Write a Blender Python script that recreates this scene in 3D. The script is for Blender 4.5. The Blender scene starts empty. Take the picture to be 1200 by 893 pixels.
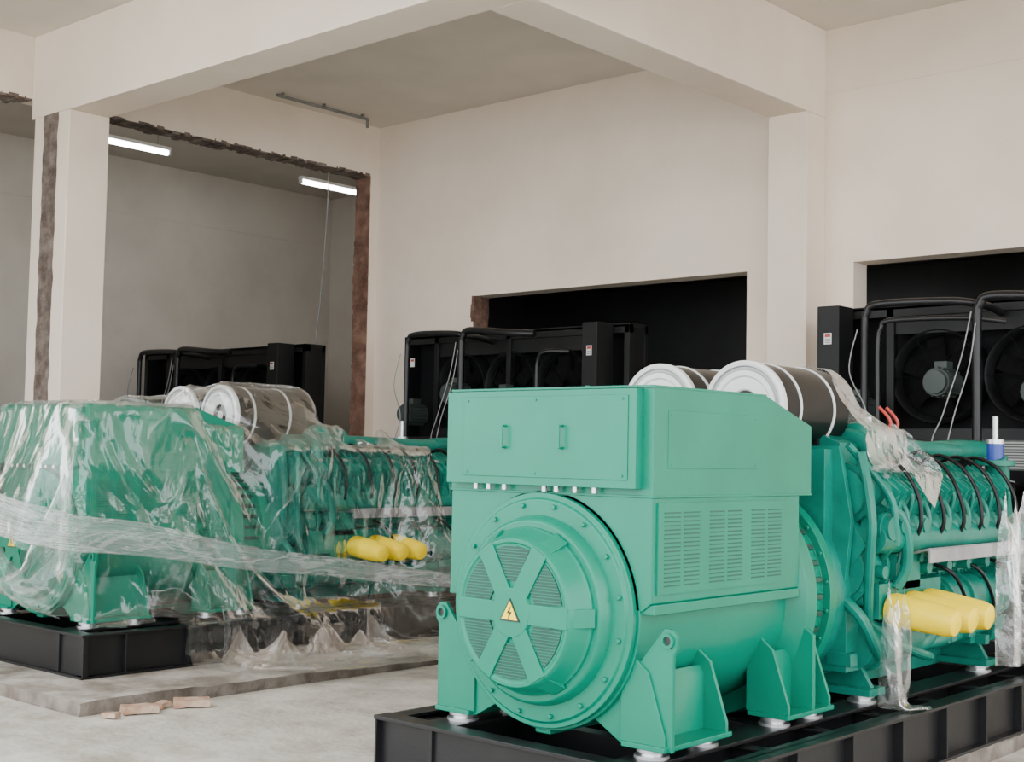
import bpy, bmesh, math, random
import numpy as np
from mathutils import Vector, Matrix, noise
random.seed(4); np.random.seed(4)
scn=bpy.context.scene
COL=scn.collection
rad=math.radians

# ------------------------------------------------------------------ materials
def new_mat(name):
    m=bpy.data.materials.new(name); m.use_nodes=True
    nt=m.node_tree; nt.nodes.clear()
    out=nt.nodes.new('ShaderNodeOutputMaterial')
    return m,nt,out
def surf(name,c1,c2=None,rough=.5,metal=0,scale=6,bump=0,bscale=40,detail=6,spec=.5,stain=None,coat=0):
    m,nt,out=new_mat(name)
    b=nt.nodes.new('ShaderNodeBsdfPrincipled')
    nt.links.new(b.outputs[0],out.inputs[0])
    b.inputs['Roughness'].default_value=rough
    b.inputs['Metallic'].default_value=metal
    b.inputs['Specular IOR Level'].default_value=spec
    b.inputs['Coat Weight'].default_value=coat
    tc=nt.nodes.new('ShaderNodeTexCoord')
    n=nt.nodes.new('ShaderNodeTexNoise'); n.inputs['Scale'].default_value=scale; n.inputs['Detail'].default_value=detail
    nt.links.new(tc.outputs['Object'],n.inputs['Vector'])
    r=nt.nodes.new('ShaderNodeValToRGB')
    r.color_ramp.elements[0].position=.35; r.color_ramp.elements[1].position=.68
    r.color_ramp.elements[0].color=(*c1,1); r.color_ramp.elements[1].color=(*(c2 or c1),1)
    nt.links.new(n.outputs[0],r.inputs[0])
    col=r.outputs[0]
    if stain:
        n2=nt.nodes.new('ShaderNodeTexNoise'); n2.inputs['Scale'].default_value=stain[1]; n2.inputs['Detail'].default_value=9; n2.inputs['Roughness'].default_value=.65
        nt.links.new(tc.outputs['Object'],n2.inputs['Vector'])
        r2=nt.nodes.new('ShaderNodeValToRGB'); r2.color_ramp.elements[0].position=stain[2]; r2.color_ramp.elements[1].position=stain[3]
        nt.links.new(n2.outputs[0],r2.inputs[0])
        mx=nt.nodes.new('ShaderNodeMixRGB'); mx.blend_type='MULTIPLY'
        mx.inputs[0].default_value=1
        r2.color_ramp.elements[0].color=(*stain[0],1); r2.color_ramp.elements[1].color=(1,1,1,1)
        nt.links.new(col,mx.inputs[1]); nt.links.new(r2.outputs[0],mx.inputs[2]); col=mx.outputs[0]
    nt.links.new(col,b.inputs['Base Color'])
    if bump:
        n3=nt.nodes.new('ShaderNodeTexNoise'); n3.inputs['Scale'].default_value=bscale; n3.inputs['Detail'].default_value=5
        nt.links.new(tc.outputs['Object'],n3.inputs['Vector'])
        bp=nt.nodes.new('ShaderNodeBump'); bp.inputs['Strength'].default_value=bump; bp.inputs['Distance'].default_value=.02
        nt.links.new(n3.outputs[0],bp.inputs['Height']); nt.links.new(bp.outputs[0],b.inputs['Normal'])
    return m
def emis(name,c,s):
    m,nt,out=new_mat(name); e=nt.nodes.new('ShaderNodeEmission'); e.inputs[0].default_value=(*c,1); e.inputs[1].default_value=s
    nt.links.new(e.outputs[0],out.inputs[0]); return m
def plastic_mat(name,milky=.12,edge=.35,rough=.14,crease=.3,tint=(.86,.89,.89),sc=1.6,bstr=.4,zs=.5,gloss=.06,cw=.018,fine=.8,fres=.6):
    m,nt,out=new_mat(name)
    N=nt.nodes.new; Lk=nt.links.new
    tc=N('ShaderNodeTexCoord')
    mp=N('ShaderNodeMapping'); mp.inputs['Scale'].default_value=(1,1,zs); Lk(tc.outputs['Object'],mp.inputs['Vector'])
    n=N('ShaderNodeTexNoise'); n.inputs['Scale'].default_value=sc; n.inputs['Detail'].default_value=4; n.inputs['Roughness'].default_value=.5; n.inputs['Distortion'].default_value=.8
    Lk(mp.outputs[0],n.inputs['Vector'])
    s1_=N('ShaderNodeMath'); s1_.operation='SUBTRACT'; s1_.inputs[1].default_value=.5; Lk(n.outputs[0],s1_.inputs[0])
    ab=N('ShaderNodeMath'); ab.operation='ABSOLUTE'; Lk(s1_.outputs[0],ab.inputs[0])
    rg=N('ShaderNodeMapRange'); rg.inputs['From Min'].default_value=0; rg.inputs['From Max'].default_value=cw; rg.inputs['To Min'].default_value=1; rg.inputs['To Max'].default_value=0
    Lk(ab.outputs[0],rg.inputs['Value'])
    hb=N('ShaderNodeMath'); hb.operation='MULTIPLY'; hb.inputs[1].default_value=-6; Lk(ab.outputs[0],hb.inputs[0])
    nf=N('ShaderNodeTexNoise'); nf.inputs['Scale'].default_value=9; nf.inputs['Detail'].default_value=4; nf.inputs['Distortion'].default_value=1.2; Lk(mp.outputs[0],nf.inputs['Vector'])
    ad=N('ShaderNodeMath'); ad.operation='MULTIPLY_ADD'; ad.inputs[1].default_value=fine; Lk(nf.outputs[0],ad.inputs[0]); Lk(hb.outputs[0],ad.inputs[2])
    bp=N('ShaderNodeBump'); bp.inputs['Strength'].default_value=bstr; bp.inputs['Distance'].default_value=.03
    Lk(ad.outputs[0],bp.inputs['Height'])
    tr=N('ShaderNodeBsdfTransparent'); tr.inputs[0].default_value=(.985,.99,.988,1)
    gl=N('ShaderNodeBsdfGlossy'); gl.inputs['Roughness'].default_value=rough; gl.inputs[0].default_value=(1,1,1,1)
    Lk(bp.outputs[0],gl.inputs['Normal'])
    df=N('ShaderNodeBsdfDiffuse'); df.inputs[0].default_value=(*tint,1)
    tl=N('ShaderNodeBsdfTranslucent'); tl.inputs[0].default_value=(*tint,1)
    a=N('ShaderNodeMixShader'); a.inputs[0].default_value=.4
    Lk(df.outputs[0],a.inputs[1]); Lk(tl.outputs[0],a.inputs[2])
    lw=N('ShaderNodeLayerWeight'); lw.inputs[0].default_value=.3
    Lk(bp.outputs[0],lw.inputs['Normal'])
    mm=N('ShaderNodeMath'); mm.operation='MULTIPLY_ADD'; mm.inputs[1].default_value=edge; mm.inputs[2].default_value=milky
    pw=N('ShaderNodeMath'); pw.operation='POWER'; pw.inputs[1].default_value=2.6
    Lk(lw.outputs['Facing'],pw.inputs[0]); Lk(pw.outputs[0],mm.inputs[0])
    cr=N('ShaderNodeMath'); cr.operation='MULTIPLY_ADD'; cr.inputs[1].default_value=crease; Lk(rg.outputs[0],cr.inputs[0]); Lk(mm.outputs[0],cr.inputs[2])
    s1=N('ShaderNodeMixShader'); Lk(cr.outputs[0],s1.inputs[0])
    Lk(tr.outputs[0],s1.inputs[1]); Lk(a.outputs[0],s1.inputs[2])
    s2=N('ShaderNodeMixShader')
    fr=N('ShaderNodeMath'); fr.operation='MULTIPLY_ADD'; fr.inputs[1].default_value=fres; fr.inputs[2].default_value=gloss
    Lk(lw.outputs['Fresnel'],fr.inputs[0]); Lk(fr.outputs[0],s2.inputs[0])
    Lk(s1.outputs[0],s2.inputs[1]); Lk(gl.outputs[0],s2.inputs[2])
    Lk(s2.outputs[0],out.inputs[0])
    return m

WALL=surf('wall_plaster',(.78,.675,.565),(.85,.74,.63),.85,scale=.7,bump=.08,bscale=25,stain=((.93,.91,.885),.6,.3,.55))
WALL2=surf('dim_wall_plaster',(.54,.495,.435),(.61,.56,.49),.9,scale=.7,bump=.08,bscale=25,stain=((.88,.87,.85),.6,.3,.55))  # darker copy of the plaster, adjoining room's dimness put into its colour
CEIL=surf('ceiling_plaster',(.64,.59,.52),(.71,.65,.58),.9,scale=1.2,bump=.1,bscale=18)
FLOOR=surf('concrete_floor',(.42,.395,.35),(.58,.555,.50),.85,scale=1.4,bump=.5,bscale=16,detail=12,stain=((.62,.59,.54),2.2,.34,.56))
SLAB=surf('concrete_slab',(.27,.245,.215),(.44,.41,.36),.85,scale=3,bump=.6,bscale=14,detail=10,stain=((.6,.55,.5),3,.35,.6))
SLABS=surf('concrete_edge_shaded',(.13,.11,.095),(.25,.22,.19),.9,scale=5,bump=.9,bscale=20,detail=10,stain=((.6,.55,.5),4,.35,.6))  # broken concrete edge; side shade is also put into this darker colour
BRICK=surf('broken_brick',(.13,.075,.055),(.26,.15,.105),.95,scale=9,bump=1,bscale=30,stain=((.5,.4,.35),5,.35,.6))
BRICKJ=surf('red_brick_jamb',(.21,.105,.075),(.31,.18,.13),.95,scale=7,bump=1,bscale=30,stain=((.45,.40,.37),4,.35,.6))
BRICKG=surf('broken_render',(.13,.105,.09),(.24,.195,.165),.95,scale=9,bump=1,bscale=30,stain=((.5,.42,.38),5,.35,.6))
BRICKRED=surf('red_brick',(.34,.19,.12),(.50,.38,.29),.95,scale=12,bump=.6,bscale=40)
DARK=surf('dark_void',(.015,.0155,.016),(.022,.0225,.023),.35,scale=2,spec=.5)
GREEN=surf('green_paint',(.0,.168,.102),(.0,.19,.116),.30,scale=3,bump=.02,bscale=60,spec=.32)
GREEN2=surf('green_engine_paint',(.0,.135,.096),(.001,.178,.126),.34,scale=8,bump=.1,bscale=40,spec=.38)
GRILLE=surf('dark_green_louvre',(.002,.040,.026),(.003,.058,.038),.5)
SLOT=surf('louvre_slot',(.001,.062,.038),(.001,.076,.047),.5)
BLACK=surf('black_paint',(.005,.005,.006),(.008,.008,.009),.38,scale=5,bump=.05,spec=.4)
BLACKM=surf('black_matte',(.006,.0065,.007),(.009,.0095,.010),.5,scale=5,spec=.25)
BLACKF=surf('black_fan',(.004,.004,.0045),(.006,.006,.0065),.8,scale=5,spec=.06)
RUBBER=surf('black_rubber',(.004,.004,.004),(.006,.006,.006),.28,spec=.22)
WHITE=surf('white_paint',(.60,.62,.61),(.66,.68,.67),.4)
GREYRIM=surf('grey_rim',(.28,.29,.29),(.36,.37,.37),.4)
GREYM=surf('grey_motor',(.030,.042,.038),(.045,.058,.053),.5,spec=.3)
STEEL=surf('galvanised_steel',(.55,.56,.57),(.7,.71,.72),.32,metal=.9,scale=12)
STEELD=surf('dull_aluminium',(.30,.31,.32),(.42,.43,.44),.45,metal=.6,scale=8,bump=.2)
YELLOW=surf('yellow_paint',(.84,.60,.0),(.88,.65,.002),.35,spec=.35)
SIGNY=surf('sign_yellow',(.95,.68,.005),None,.4)
SIGNK=surf('sign_black',(.01,.01,.01),None,.4)
RED=surf('red_plastic',(.40,.03,.02),None,.4)
BLUE=surf('blue_plastic',(.02,.05,.30),None,.35)
CABLE=surf('grey_cable',(.24,.24,.24),None,.5)
PIPE=surf('grey_pipe',(.16,.16,.155),(.24,.24,.23),.6)
CORE=surf('radiator_core',(.005,.005,.006),(.008,.008,.009),.7,scale=80,spec=.1)
TUBE=emis('lamp_tube',(1,1,.98),26)
PLASTIC=plastic_mat('clear_plastic_film',.018,.34,.09,.14,sc=1.4,bstr=.45,zs=.5,gloss=.05,fine=.35,fres=.35)
PLASTIC2=plastic_mat('crumpled_plastic_film',.07,.5,.12,.2,sc=2.4,fine=.6,gloss=.07,fres=.4)
PLASTICR=plastic_mat('stretched_plastic_film',.22,.55,.16,.3,sc=1.5,zs=4,cw=.04)
PLASTIC3=plastic_mat('bunched_plastic_film',.46,.5,.2,.3,sc=3)
PLASTICB=plastic_mat('dusty_plastic_film',.38,.42,.25,.2,(.48,.40,.34),sc=2.5,zs=1,fine=.5,gloss=.04,fres=.3)

# ------------------------------------------------------------------ mesh builder
class MB:
    def __init__(s): s.bm=bmesh.new(); s.mats=[]
    def mi(s,m):
        if m not in s.mats: s.mats.append(m)
        return s.mats.index(m)
    def _fin(s,geom,m):
        i=s.mi(m)
        for f in geom: f.material_index=i
    def box(s,x0,x1,y0,y1,z0,z1,m,M=None):
        co=[(x,y,z) for x in(x0,x1) for y in(y0,y1) for z in(z0,z1)]
        vs=[s.bm.verts.new((M@Vector(c)) if M else c) for c in co]
        fs=[(0,1,3,2),(4,6,7,5),(0,4,5,1),(2,3,7,6),(0,2,6,4),(1,5,7,3)]
        s._fin([s.bm.faces.new([vs[k] for k in f]) for f in fs],m)
    def prism(s,pts,axis,a,b,m,M=None):
        def mk(p,t):
            if axis=='y': v=Vector((p[0],t,p[1]))
            elif axis=='x': v=Vector((t,p[0],p[1]))
            else: v=Vector((p[0],p[1],t))
            return M@v if M else v
        A=[s.bm.verts.new(mk(p,a)) for p in pts]; B=[s.bm.verts.new(mk(p,b)) for p in pts]
        n=len(pts); fs=[s.bm.faces.new(A),s.bm.faces.new(B[::-1])]
        for i in range(n): fs.append(s.bm.faces.new([A[i],A[(i+1)%n],B[(i+1)%n],B[i]]))
        s._fin(fs,m)
    def lathe(s,prof,origin,axis,m,seg=40,close=True):
        ax=Vector(axis).normalized(); u=ax.orthogonal().normalized(); w=ax.cross(u); o=Vector(origin)
        rings=[]
        for t,r in prof:
            if r<1e-5: rings.append([s.bm.verts.new(o+ax*t)])
            else: rings.append([s.bm.verts.new(o+ax*t+(u*math.cos(2*math.pi*k/seg)+w*math.sin(2*math.pi*k/seg))*r) for k in range(seg)])
        fs=[]
        for a,b in zip(rings,rings[1:]):
            for k in range(seg):
                k2=(k+1)%seg
                if len(a)==1 and len(b)==1: continue
                if len(a)==1: fs.append(s.bm.faces.new([a[0],b[k],b[k2]]))
                elif len(b)==1: fs.append(s.bm.faces.new([a[k],a[k2],b[0]]))
                else: fs.append(s.bm.faces.new([a[k],a[k2],b[k2],b[k]]))
        s._fin(fs,m)
    def cyl(s,p0,p1,r,m,seg=24,r1=None):
        p0=Vector(p0);p1=Vector(p1);L=(p1-p0).length
        s.lathe([(0,0),(0,r),(L,r if r1 is None else r1),(L,0)],p0,p1-p0,m,seg)
    def tube(s,pts,r,m,seg=10,smooth=6):
        P=[Vector(p) for p in pts]
        if smooth and len(P)>2:
            Q=[]
            n=len(P)
            for i in range(n-1):
                a=P[max(i-1,0)];b=P[i];c=P[i+1];d=P[min(i+2,n-1)]
                for k in range(smooth):
                    t=k/smooth
                    Q.append(.5*((2*b)+(c-a)*t+(2*a-5*b+4*c-d)*t*t+(3*b-a-3*c+d)*t**3))
            Q.append(P[-1]); P=Q
        rings=[]; prev=None
        for i,p in enumerate(P):
            t=(P[min(i+1,len(P)-1)]-P[max(i-1,0)]).normalized()
            if prev is None: u=t.orthogonal().normalized()
            else:
                u=prev-t*prev.dot(t); u=u.normalized() if u.length>1e-6 else t.orthogonal().normalized()
            prev=u; w=t.cross(u)
            rings.append([s.bm.verts.new(p+(u*math.cos(2*math.pi*k/seg)+w*math.sin(2*math.pi*k/seg))*r) for k in range(seg)])
        fs=[s.bm.faces.new(rings[0][::-1]),s.bm.faces.new(rings[-1])]
        for a,b in zip(rings,rings[1:]):
            for k in range(seg): fs.append(s.bm.faces.new([a[k],a[(k+1)%seg],b[(k+1)%seg],b[k]]))
        s._fin(fs,m)
    def obj(s,name,parent=None,loc=(0,0,0),bevel=0,ang=35,label=None):
        bmesh.ops.recalc_face_normals(s.bm,faces=s.bm.faces)
        me=bpy.data.meshes.new(name); s.bm.to_mesh(me); s.bm.free()
        for m in s.mats: me.materials.append(m)
        for p in me.polygons: p.use_smooth=True
        me.set_sharp_from_angle(angle=rad(ang))
        o=bpy.data.objects.new(name,me); COL.objects.link(o); o.location=loc
        if parent: o.parent=parent
        if bevel:
            b=o.modifiers.new('bev','BEVEL'); b.width=bevel; b.segments=2; b.limit_method='ANGLE'; b.angle_limit=rad(40); b.harden_normals=True
        if label: o['label']=label
        return o
def top(o,cat,label,group=None,kind=None):
    o['category']=cat; o['label']=label
    if group: o['group']=group
    if kind: o['kind']=kind
def struct(o): o['kind']='structure'; return o
def empty(name,loc):
    o=bpy.data.objects.new(name,None); COL.objects.link(o); o.location=loc; o.empty_display_size=.3; return o
def copy_tree(root,loc,skip=()):
    def rec(o,par):
        c=o.copy(); COL.objects.link(c)
        if par: c.parent=par
        for ch in list(o.children):
            if ch.get('skipcopy') or ch.name.split('.')[0] in skip: continue
            rec(ch,c)
        return c
    r=rec(root,None); r.location=loc; return r

# ------------------------------------------------------------------ camera
a=rad(41.8); p=rad(3.18); r=rad(1.09)
F=Vector((-math.sin(a)*math.cos(p),math.cos(a)*math.cos(p),math.sin(p)))
R0=Vector((math.cos(a),math.sin(a),0)); U0=R0.cross(F)
R=R0*math.cos(r)+U0*math.sin(r); U=U0*math.cos(r)-R0*math.sin(r)
cam=bpy.data.cameras.new('camera'); co=bpy.data.objects.new('camera',cam); COL.objects.link(co)
M=Matrix((R,U,-F)).transposed().to_4x4(); M.translation=Vector((0,0,1.85)); co.matrix_world=M
cam.lens=46.9; cam.sensor_width=36; cam.clip_end=200
scn.camera=co

# ------------------------------------------------------------------ room
W=13.0; CH=6.57; BS=5.6
m=MB(); m.box(-30,20,-14,20,-.1,0,FLOOR); struct(m.obj('floor'))
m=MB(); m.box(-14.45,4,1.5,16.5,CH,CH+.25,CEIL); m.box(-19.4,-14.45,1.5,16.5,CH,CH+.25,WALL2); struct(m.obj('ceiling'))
m=MB()
T=.3; OT=3.985
m.box(-14.3,-12.35,W,W+T,0,CH,WALL); m.box(-8.07,-6.75,W,W+T,0,CH,WALL); m.box(-2.47,4,W,W+T,0,CH,WALL)
m.box(-12.35,-8.07,W,W+T,OT,CH,WALL); m.box(-6.75,-2.47,W,W+T,OT,CH,WALL)
struct(m.obj('wall_back'))
m=MB()
m.box(-14.6,-14.3,12.85,16.2,0,CH,WALL); m.box(-14.6,-14.3,8.1,12.85,5.85,CH,WALL)
m.box(-14.6,-14.3,7.9,8.1,0,CH,WALL)
m.box(-14.6,-14.3,3.2,7.9,5.85,CH,WALL); m.box(-14.6,-14.3,1.5,3.2,0,CH,WALL)
struct(m.obj('wall_left'))
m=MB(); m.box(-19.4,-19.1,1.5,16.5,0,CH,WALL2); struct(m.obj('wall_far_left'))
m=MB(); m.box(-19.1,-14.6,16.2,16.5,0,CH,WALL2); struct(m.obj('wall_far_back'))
m=MB(); m.box(-19.1,-14.6,1.5,1.7,0,CH,WALL2); struct(m.obj('wall_far_light_block'))  # unseen wall, added to keep light out of the adjoining room
m=MB()
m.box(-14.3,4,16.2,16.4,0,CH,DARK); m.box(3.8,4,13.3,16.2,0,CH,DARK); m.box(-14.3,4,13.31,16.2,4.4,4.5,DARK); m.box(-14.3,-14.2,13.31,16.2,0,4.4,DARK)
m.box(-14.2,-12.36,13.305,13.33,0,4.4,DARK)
struct(m.obj('wall_outer_dark'))
m=MB(); m.box(-7.57,-7.09,12.6,W,0,BS,WALL); struct(m.obj('trim_1',bevel=.01))
m=MB(); m.box(-14.22,-13.46,7.6,8.1,0,BS,WALL); m.box(-14.3,-14.22,7.9,8.1,0,BS,WALL); struct(m.obj('trim_2',bevel=.01))
m=MB(); m.box(-14.3,4,7.6,8.1,BS,CH,WALL); struct(m.obj('trim_3',bevel=.01))
m=MB(); m.box(-7.57,-7.09,1.5,7.6,BS,CH,WALL); m.box(-7.57,-7.09,8.1,W,BS,CH,WALL); struct(m.obj('trim_4',bevel=.01))
m=MB(); m.box(-7.09,4,W-.012,W,5.86,5.88,WALL); m.box(-19.1,-19.085,2,16.2,5.66,5.685,WALL2); struct(m.obj('trim_5'))
def ragged(name,x0,x1,y0,y1,z0,z1,n,amp,seed,mat=BRICK):
    random.seed(seed); m=MB()
    L=[x1-x0,y1-y0,z1-z0]; ax=L.index(max(L))
    t0=0
    while t0<1:
        dt=random.uniform(.4,2.0)/n; t1=t0+dt*1.3
        lo=[x0,y0,z0];hi=[x1,y1,z1]
        l2=lo[:];h2=hi[:]
        l2[ax]=lo[ax]+L[ax]*t0; h2[ax]=lo[ax]+L[ax]*min(t1,1)
        for j in range(3):
            if j!=ax:
                l2[j]-=(random.random()**2)*amp; h2[j]+=random.uniform(-.3,.4)*amp*.4
        c=Vector([(l2[j]+h2[j])/2 for j in range(3)])
        Mx=Matrix.Translation(c)@Matrix.Rotation(random.uniform(-.08,.08),4,'XYZ'[random.randrange(3)])@Matrix.Translation(-c)
        m.box(l2[0],h2[0],l2[1],h2[1],l2[2],h2[2],mat,Mx)
        t0+=dt
    return struct(m.obj(name))
ragged('trim_6',-14.595,-14.30,8.1,12.9,5.845,5.87,90,.035,1,BRICKG)
ragged('trim_7',-14.60,-14.305,12.84,12.87,.3,5.84,80,.02,2,BRICKJ)
m=MB(); m.box(-14.00,-13.70,7.592,7.61,0,5.6,BRICKG)
bmesh.ops.subdivide_edges(m.bm,edges=[e for e in m.bm.edges if abs(e.verts[0].co.z-e.verts[1].co.z)>1],cuts=140)
for v in m.bm.verts:
    if .01<v.co.z<5.59: v.co.x+=.03*noise.noise(Vector((v.co.x*3,0,v.co.z*5)))
struct(m.obj('trim_8'))
ragged('trim_9',-12.38,-12.345,13.005,13.3,.3,3.99,26,.02,5)
ragged('trim_10',-14.595,-14.30,3.2,7.6,5.845,5.87,60,.035,6,BRICKG)

def slab(name,x0,x1,y0,y1):
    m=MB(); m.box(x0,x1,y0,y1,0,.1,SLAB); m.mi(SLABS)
    bmesh.ops.subdivide_edges(m.bm,edges=m.bm.edges[:],cuts=40,use_grid_fill=True)
    m.bm.normal_update()
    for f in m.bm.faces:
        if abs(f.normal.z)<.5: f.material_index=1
    for v in m.bm.verts:
        if v.co.z>.01: 
            n=noise.noise(v.co*2.3); n2=noise.noise(v.co*7)
            ex=min(abs(v.co.x-x0),abs(v.co.x-x1)); ey=min(abs(v.co.y-y0),abs(v.co.y-y1))
            if min(ex,ey)<.001:
                if ex<.001: v.co.x+=(.03*n+.02*n2)
                if ey<.001: v.co.y+=(.03*n+.02*n2)
                if v.co.z>.09: v.co.z-=max(0,n2)*.03
    o=m.obj(name)
    top(o,'concrete slab','low grey concrete plinth under the generator set',group='concrete plinths'); return o
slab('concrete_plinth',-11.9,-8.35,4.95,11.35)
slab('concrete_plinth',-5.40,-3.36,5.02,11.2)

# ------------------------------------------------------------------ generator set
AX=1.08
def scan(poly,z):
    xs=[]
    for (x0,z0),(x1,z1) in zip(poly,poly[1:]+poly[:1]):
        if (z0-z)*(z1-z)<0: xs.append(x0+(x1-x0)*(z-z0)/(z1-z0))
    return (min(xs),max(xs)) if len(xs)>=2 else None
def build_gen(loc):
    g=empty('diesel_generator',loc)
    m=MB()
    for sx in(-1,1):
        def bx_(xa,xb,*k): m.box(*sorted((sx*xa,sx*xb)),*k,BLACK)
        bx_(.945,.96,-.14,5.45,.1,.43)
        bx_(.90,1.02,-.19,5.5,.412,.43); bx_(.90,1.02,-.19,5.5,.1,.118)
        for k in range(10): bx_(.955,1.015,.18+k*.58,.195+k*.58,.115,.415)
        xi=sx*.62
        m.box(xi-.015,xi+.015,-.17,5.45,.12,.41,BLACK); m.box(xi-.10,xi+.10,-.17,5.45,.412,.432,BLACK)
        for k in range(9):
            y=.1+k*.66; m.box(min(sx*.95,xi),max(sx*.95,xi),y-.012,y+.012,.12,.40,BLACK); m.box(min(sx*.95,xi),max(sx*.95,xi),y-.04,y+.04,.385,.40,BLACK)
    m.box(-1.022,1.022,-.15,-.135,.1,.43,BLACK); m.box(-1.022,1.022,-.20,-.08,.412,.434,BLACK); m.box(-1.022,1.022,-.20,-.08,.1,.118,BLACK)
    m.box(-1.022,-1.008,-.19,-.14,.11,.42,BLACK); m.box(1.008,1.022,-.19,-.14,.11,.42,BLACK)
    m.box(-1.022,1.022,5.48,5.5,.1,.43,BLACK)
    for y in(.55,1.4,2.4,3.4,4.4,5.2): m.box(-.6,.6,y-.05,y+.05,.16,.38,BLACK)
    m.box(-.6,.6,-.13,5.45,.12,.14,BLACK)
    m.obj('base_frame',g,bevel=.003)
    mnt=MB(); mnt.cyl((0,0,0),(0,0,.014),.085,STEEL); mnt.cyl((0,0,.012),(0,0,.035),.055,STEEL); mnt.cyl((0,0,.03),(0,0,.046),.075,STEEL)
    mo=mnt.obj('vibration_mount',g,label='silver levelling mount')
    first=True
    for x in(-.62,.62):
        for y in(.08,.5,1.2,1.55,2.2,3.9):
            if first: mo.location=(x,y,.432); first=False
            else:
                c=mo.copy(); COL.objects.link(c); c.location=(x,y,.432)
    # alternator body
    m=MB()
    m.prism([(-.66,1.66),(.66,1.66),(.66,1.16),(.61,1.12),(-.61,1.12),(-.66,1.16)],'y',.0,1.38,GREEN)
    m.lathe([(0,0),(0.0,.60),(1.46,.60),(1.46,0)],(0,0,AX),(0,1,0),GREEN,72)
    for sx in(-1,1): m.box(min(sx*.58,sx*.675),max(sx*.58,sx*.675),.012,1.36,1.105,1.155,GREEN)
    m.lathe([(-.002,0),(-.002,.585),(-.035,.585),(-.035,.56),(-.05,.55),(-.05,0)],(0,0,AX),(0,1,0),GREEN,64)
    m.lathe([(-.04,.475),(-.10,.46),(-.115,.445),(-.115,0)],(0,0,AX),(0,1,0),GREEN,64)
    for k in range(16):
        t=2*math.pi*(k+.5)/16; cx=.525*math.cos(t); cz=AX+.525*math.sin(t)
        m.cyl((cx,-.05,cz),(cx,-.068,cz),.014,GREEN,6)
    for y0,y1 in((.03,.055),(1.40,1.43)):
        pl=[(-.77,.477),(-.77,.93),(-.79,.96),(-.79,1.02),(-.76,1.05),(-.72,1.05),(-.62,.93),(-.52,.80),(-.30,.62),(.30,.62),(.52,.80),(.62,.93),(.72,1.05),(.76,1.05),(.79,1.02),(.79,.96),(.77,.93),(.77,.477),(.48,.477),(.30,.58),(-.30,.58),(-.48,.477)]
        if y0>1: pl=[(-.74,.477),(-.74,.90),(-.6,1.0),(.6,1.0),(.74,.90),(.74,.477),(.42,.477),(.30,.62),(-.30,.62),(-.42,.477)]
        m.prism(pl,'y',y0,y1,GREEN)
    m.box(-.05,.05,.01,1.45,.46,.5,GREEN)
    m.lathe([(1.34,.59),(1.38,.66),(1.40,.70),(1.50,.71),(1.52,.69),(1.52,.62),(1.76,.60),(1.76,.65),(1.84,.65),(1.84,.4)],(0,0,AX),(0,1,0),GREEN,72)
    for k in range(40):
        t=2*math.pi*k/40
        Mx=Matrix.Translation((0,0,AX))@Matrix.Rotation(t,4,'Y')
        m.box(-.016,.016,1.55,1.73,.58,.622,GRILLE,Mx)
    for k in range(24):
        t=2*math.pi*(k+.5)/24; cx=.63*math.cos(t); cz=AX+.63*math.sin(t)
        m.cyl((cx,1.762,cz),(cx,1.745,cz),.013,GREEN,6)
    alt=m.obj('alternator',g,bevel=.005)
    for sx in(-1,1):
        m=MB()
        m.lathe([(0,0),(0,.036),(-.014,.036),(-.014,.022),(-.003,.020),(-.003,0)],(sx*.742,.03,.995),(0,1,0),GREEN,20)
        for f in m.bm.faces:
            c=f.calc_center_median()
            if (c-Vector((sx*.742,.03,.995))).length<.021 and abs(c.y-.027)<.002: f.material_index=m.mi(SIGNK)
        m.obj('lifting_eye',alt)
    def foot(x,y0,y1,sx):
        m=MB()
        h=.30
        m.box(-.12,.13,y0-.02,y1+.02,0,.025,GREEN)
        for y in(y0,y1-.022):
            m.prism([(-.14,.02),(.12,.02),(.12,.07),(.02,h+.06),(-.14,h+.18)],'y',y,y+.022,GREEN)
        m.prism([(-.04,.022),(-.015,.022),(-.015,.30),(-.04,.34)],'y',y0+.01,y1-.01,GREEN)
        o=m.obj('foot',alt,bevel=.004); o.location=(x,0,.478)
        if sx<0: o.scale=(-1,1,1)
        return o
    for sx in(-1,1):
        foot(sx*.62,.015,.56,sx); foot(sx*.62,1.14,1.60,sx)
    # terminal box
    m=MB()
    pr=[(0.0,1.66),(0.0,2.19),(1.02,2.19),(1.50,2.04),(1.50,1.66)]
    m.prism(pr,'x',-.665,.665,GREEN)
    m.box(-.669,.669,-.004,1.503,1.658,1.670,GREEN)
    m.box(-.668,.668,-.012,1.02,2.185,2.197,GREEN)
    m.box(.66,.6685,.12,.93,1.80,2.08,GREEN); m.box(-.6685,-.66,.12,.93,1.80,2.08,GREEN)
    for y in(.14,.91):
        for z in(1.82,2.06): m.cyl((.667,y,z),(.671,y,z),.007,GREEN,8)
    m.lathe([(0,0),(0,.02),(.03,.012),(.03,0)],(-.02,.35,2.195),(0,0,1),GREEN,12)
    tb=m.obj('terminal_box',alt,bevel=.004)
    m=MB(); m.box(-.645,.605,-.06,0.01,1.70,2.18,GREEN); m.box(-.52,.56,-.066,-.055,1.74,2.15,GREEN)
    for x in(-.49,-.02,.53):
        for z in(1.76,2.13): m.cyl((x,-.066,z),(x,-.071,z),.007,GREEN,8)
    m.obj('access_cover',alt,bevel=.004)
    for x in(-.22,.16):
        m=MB(); m.tube([(x,-.062,1.89),(x,-.097,1.89),(x,-.097,2.0),(x,-.062,2.0)],.008,GREEN,8,0); m.obj('door_handle',alt,label='small green pull handle')
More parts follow.
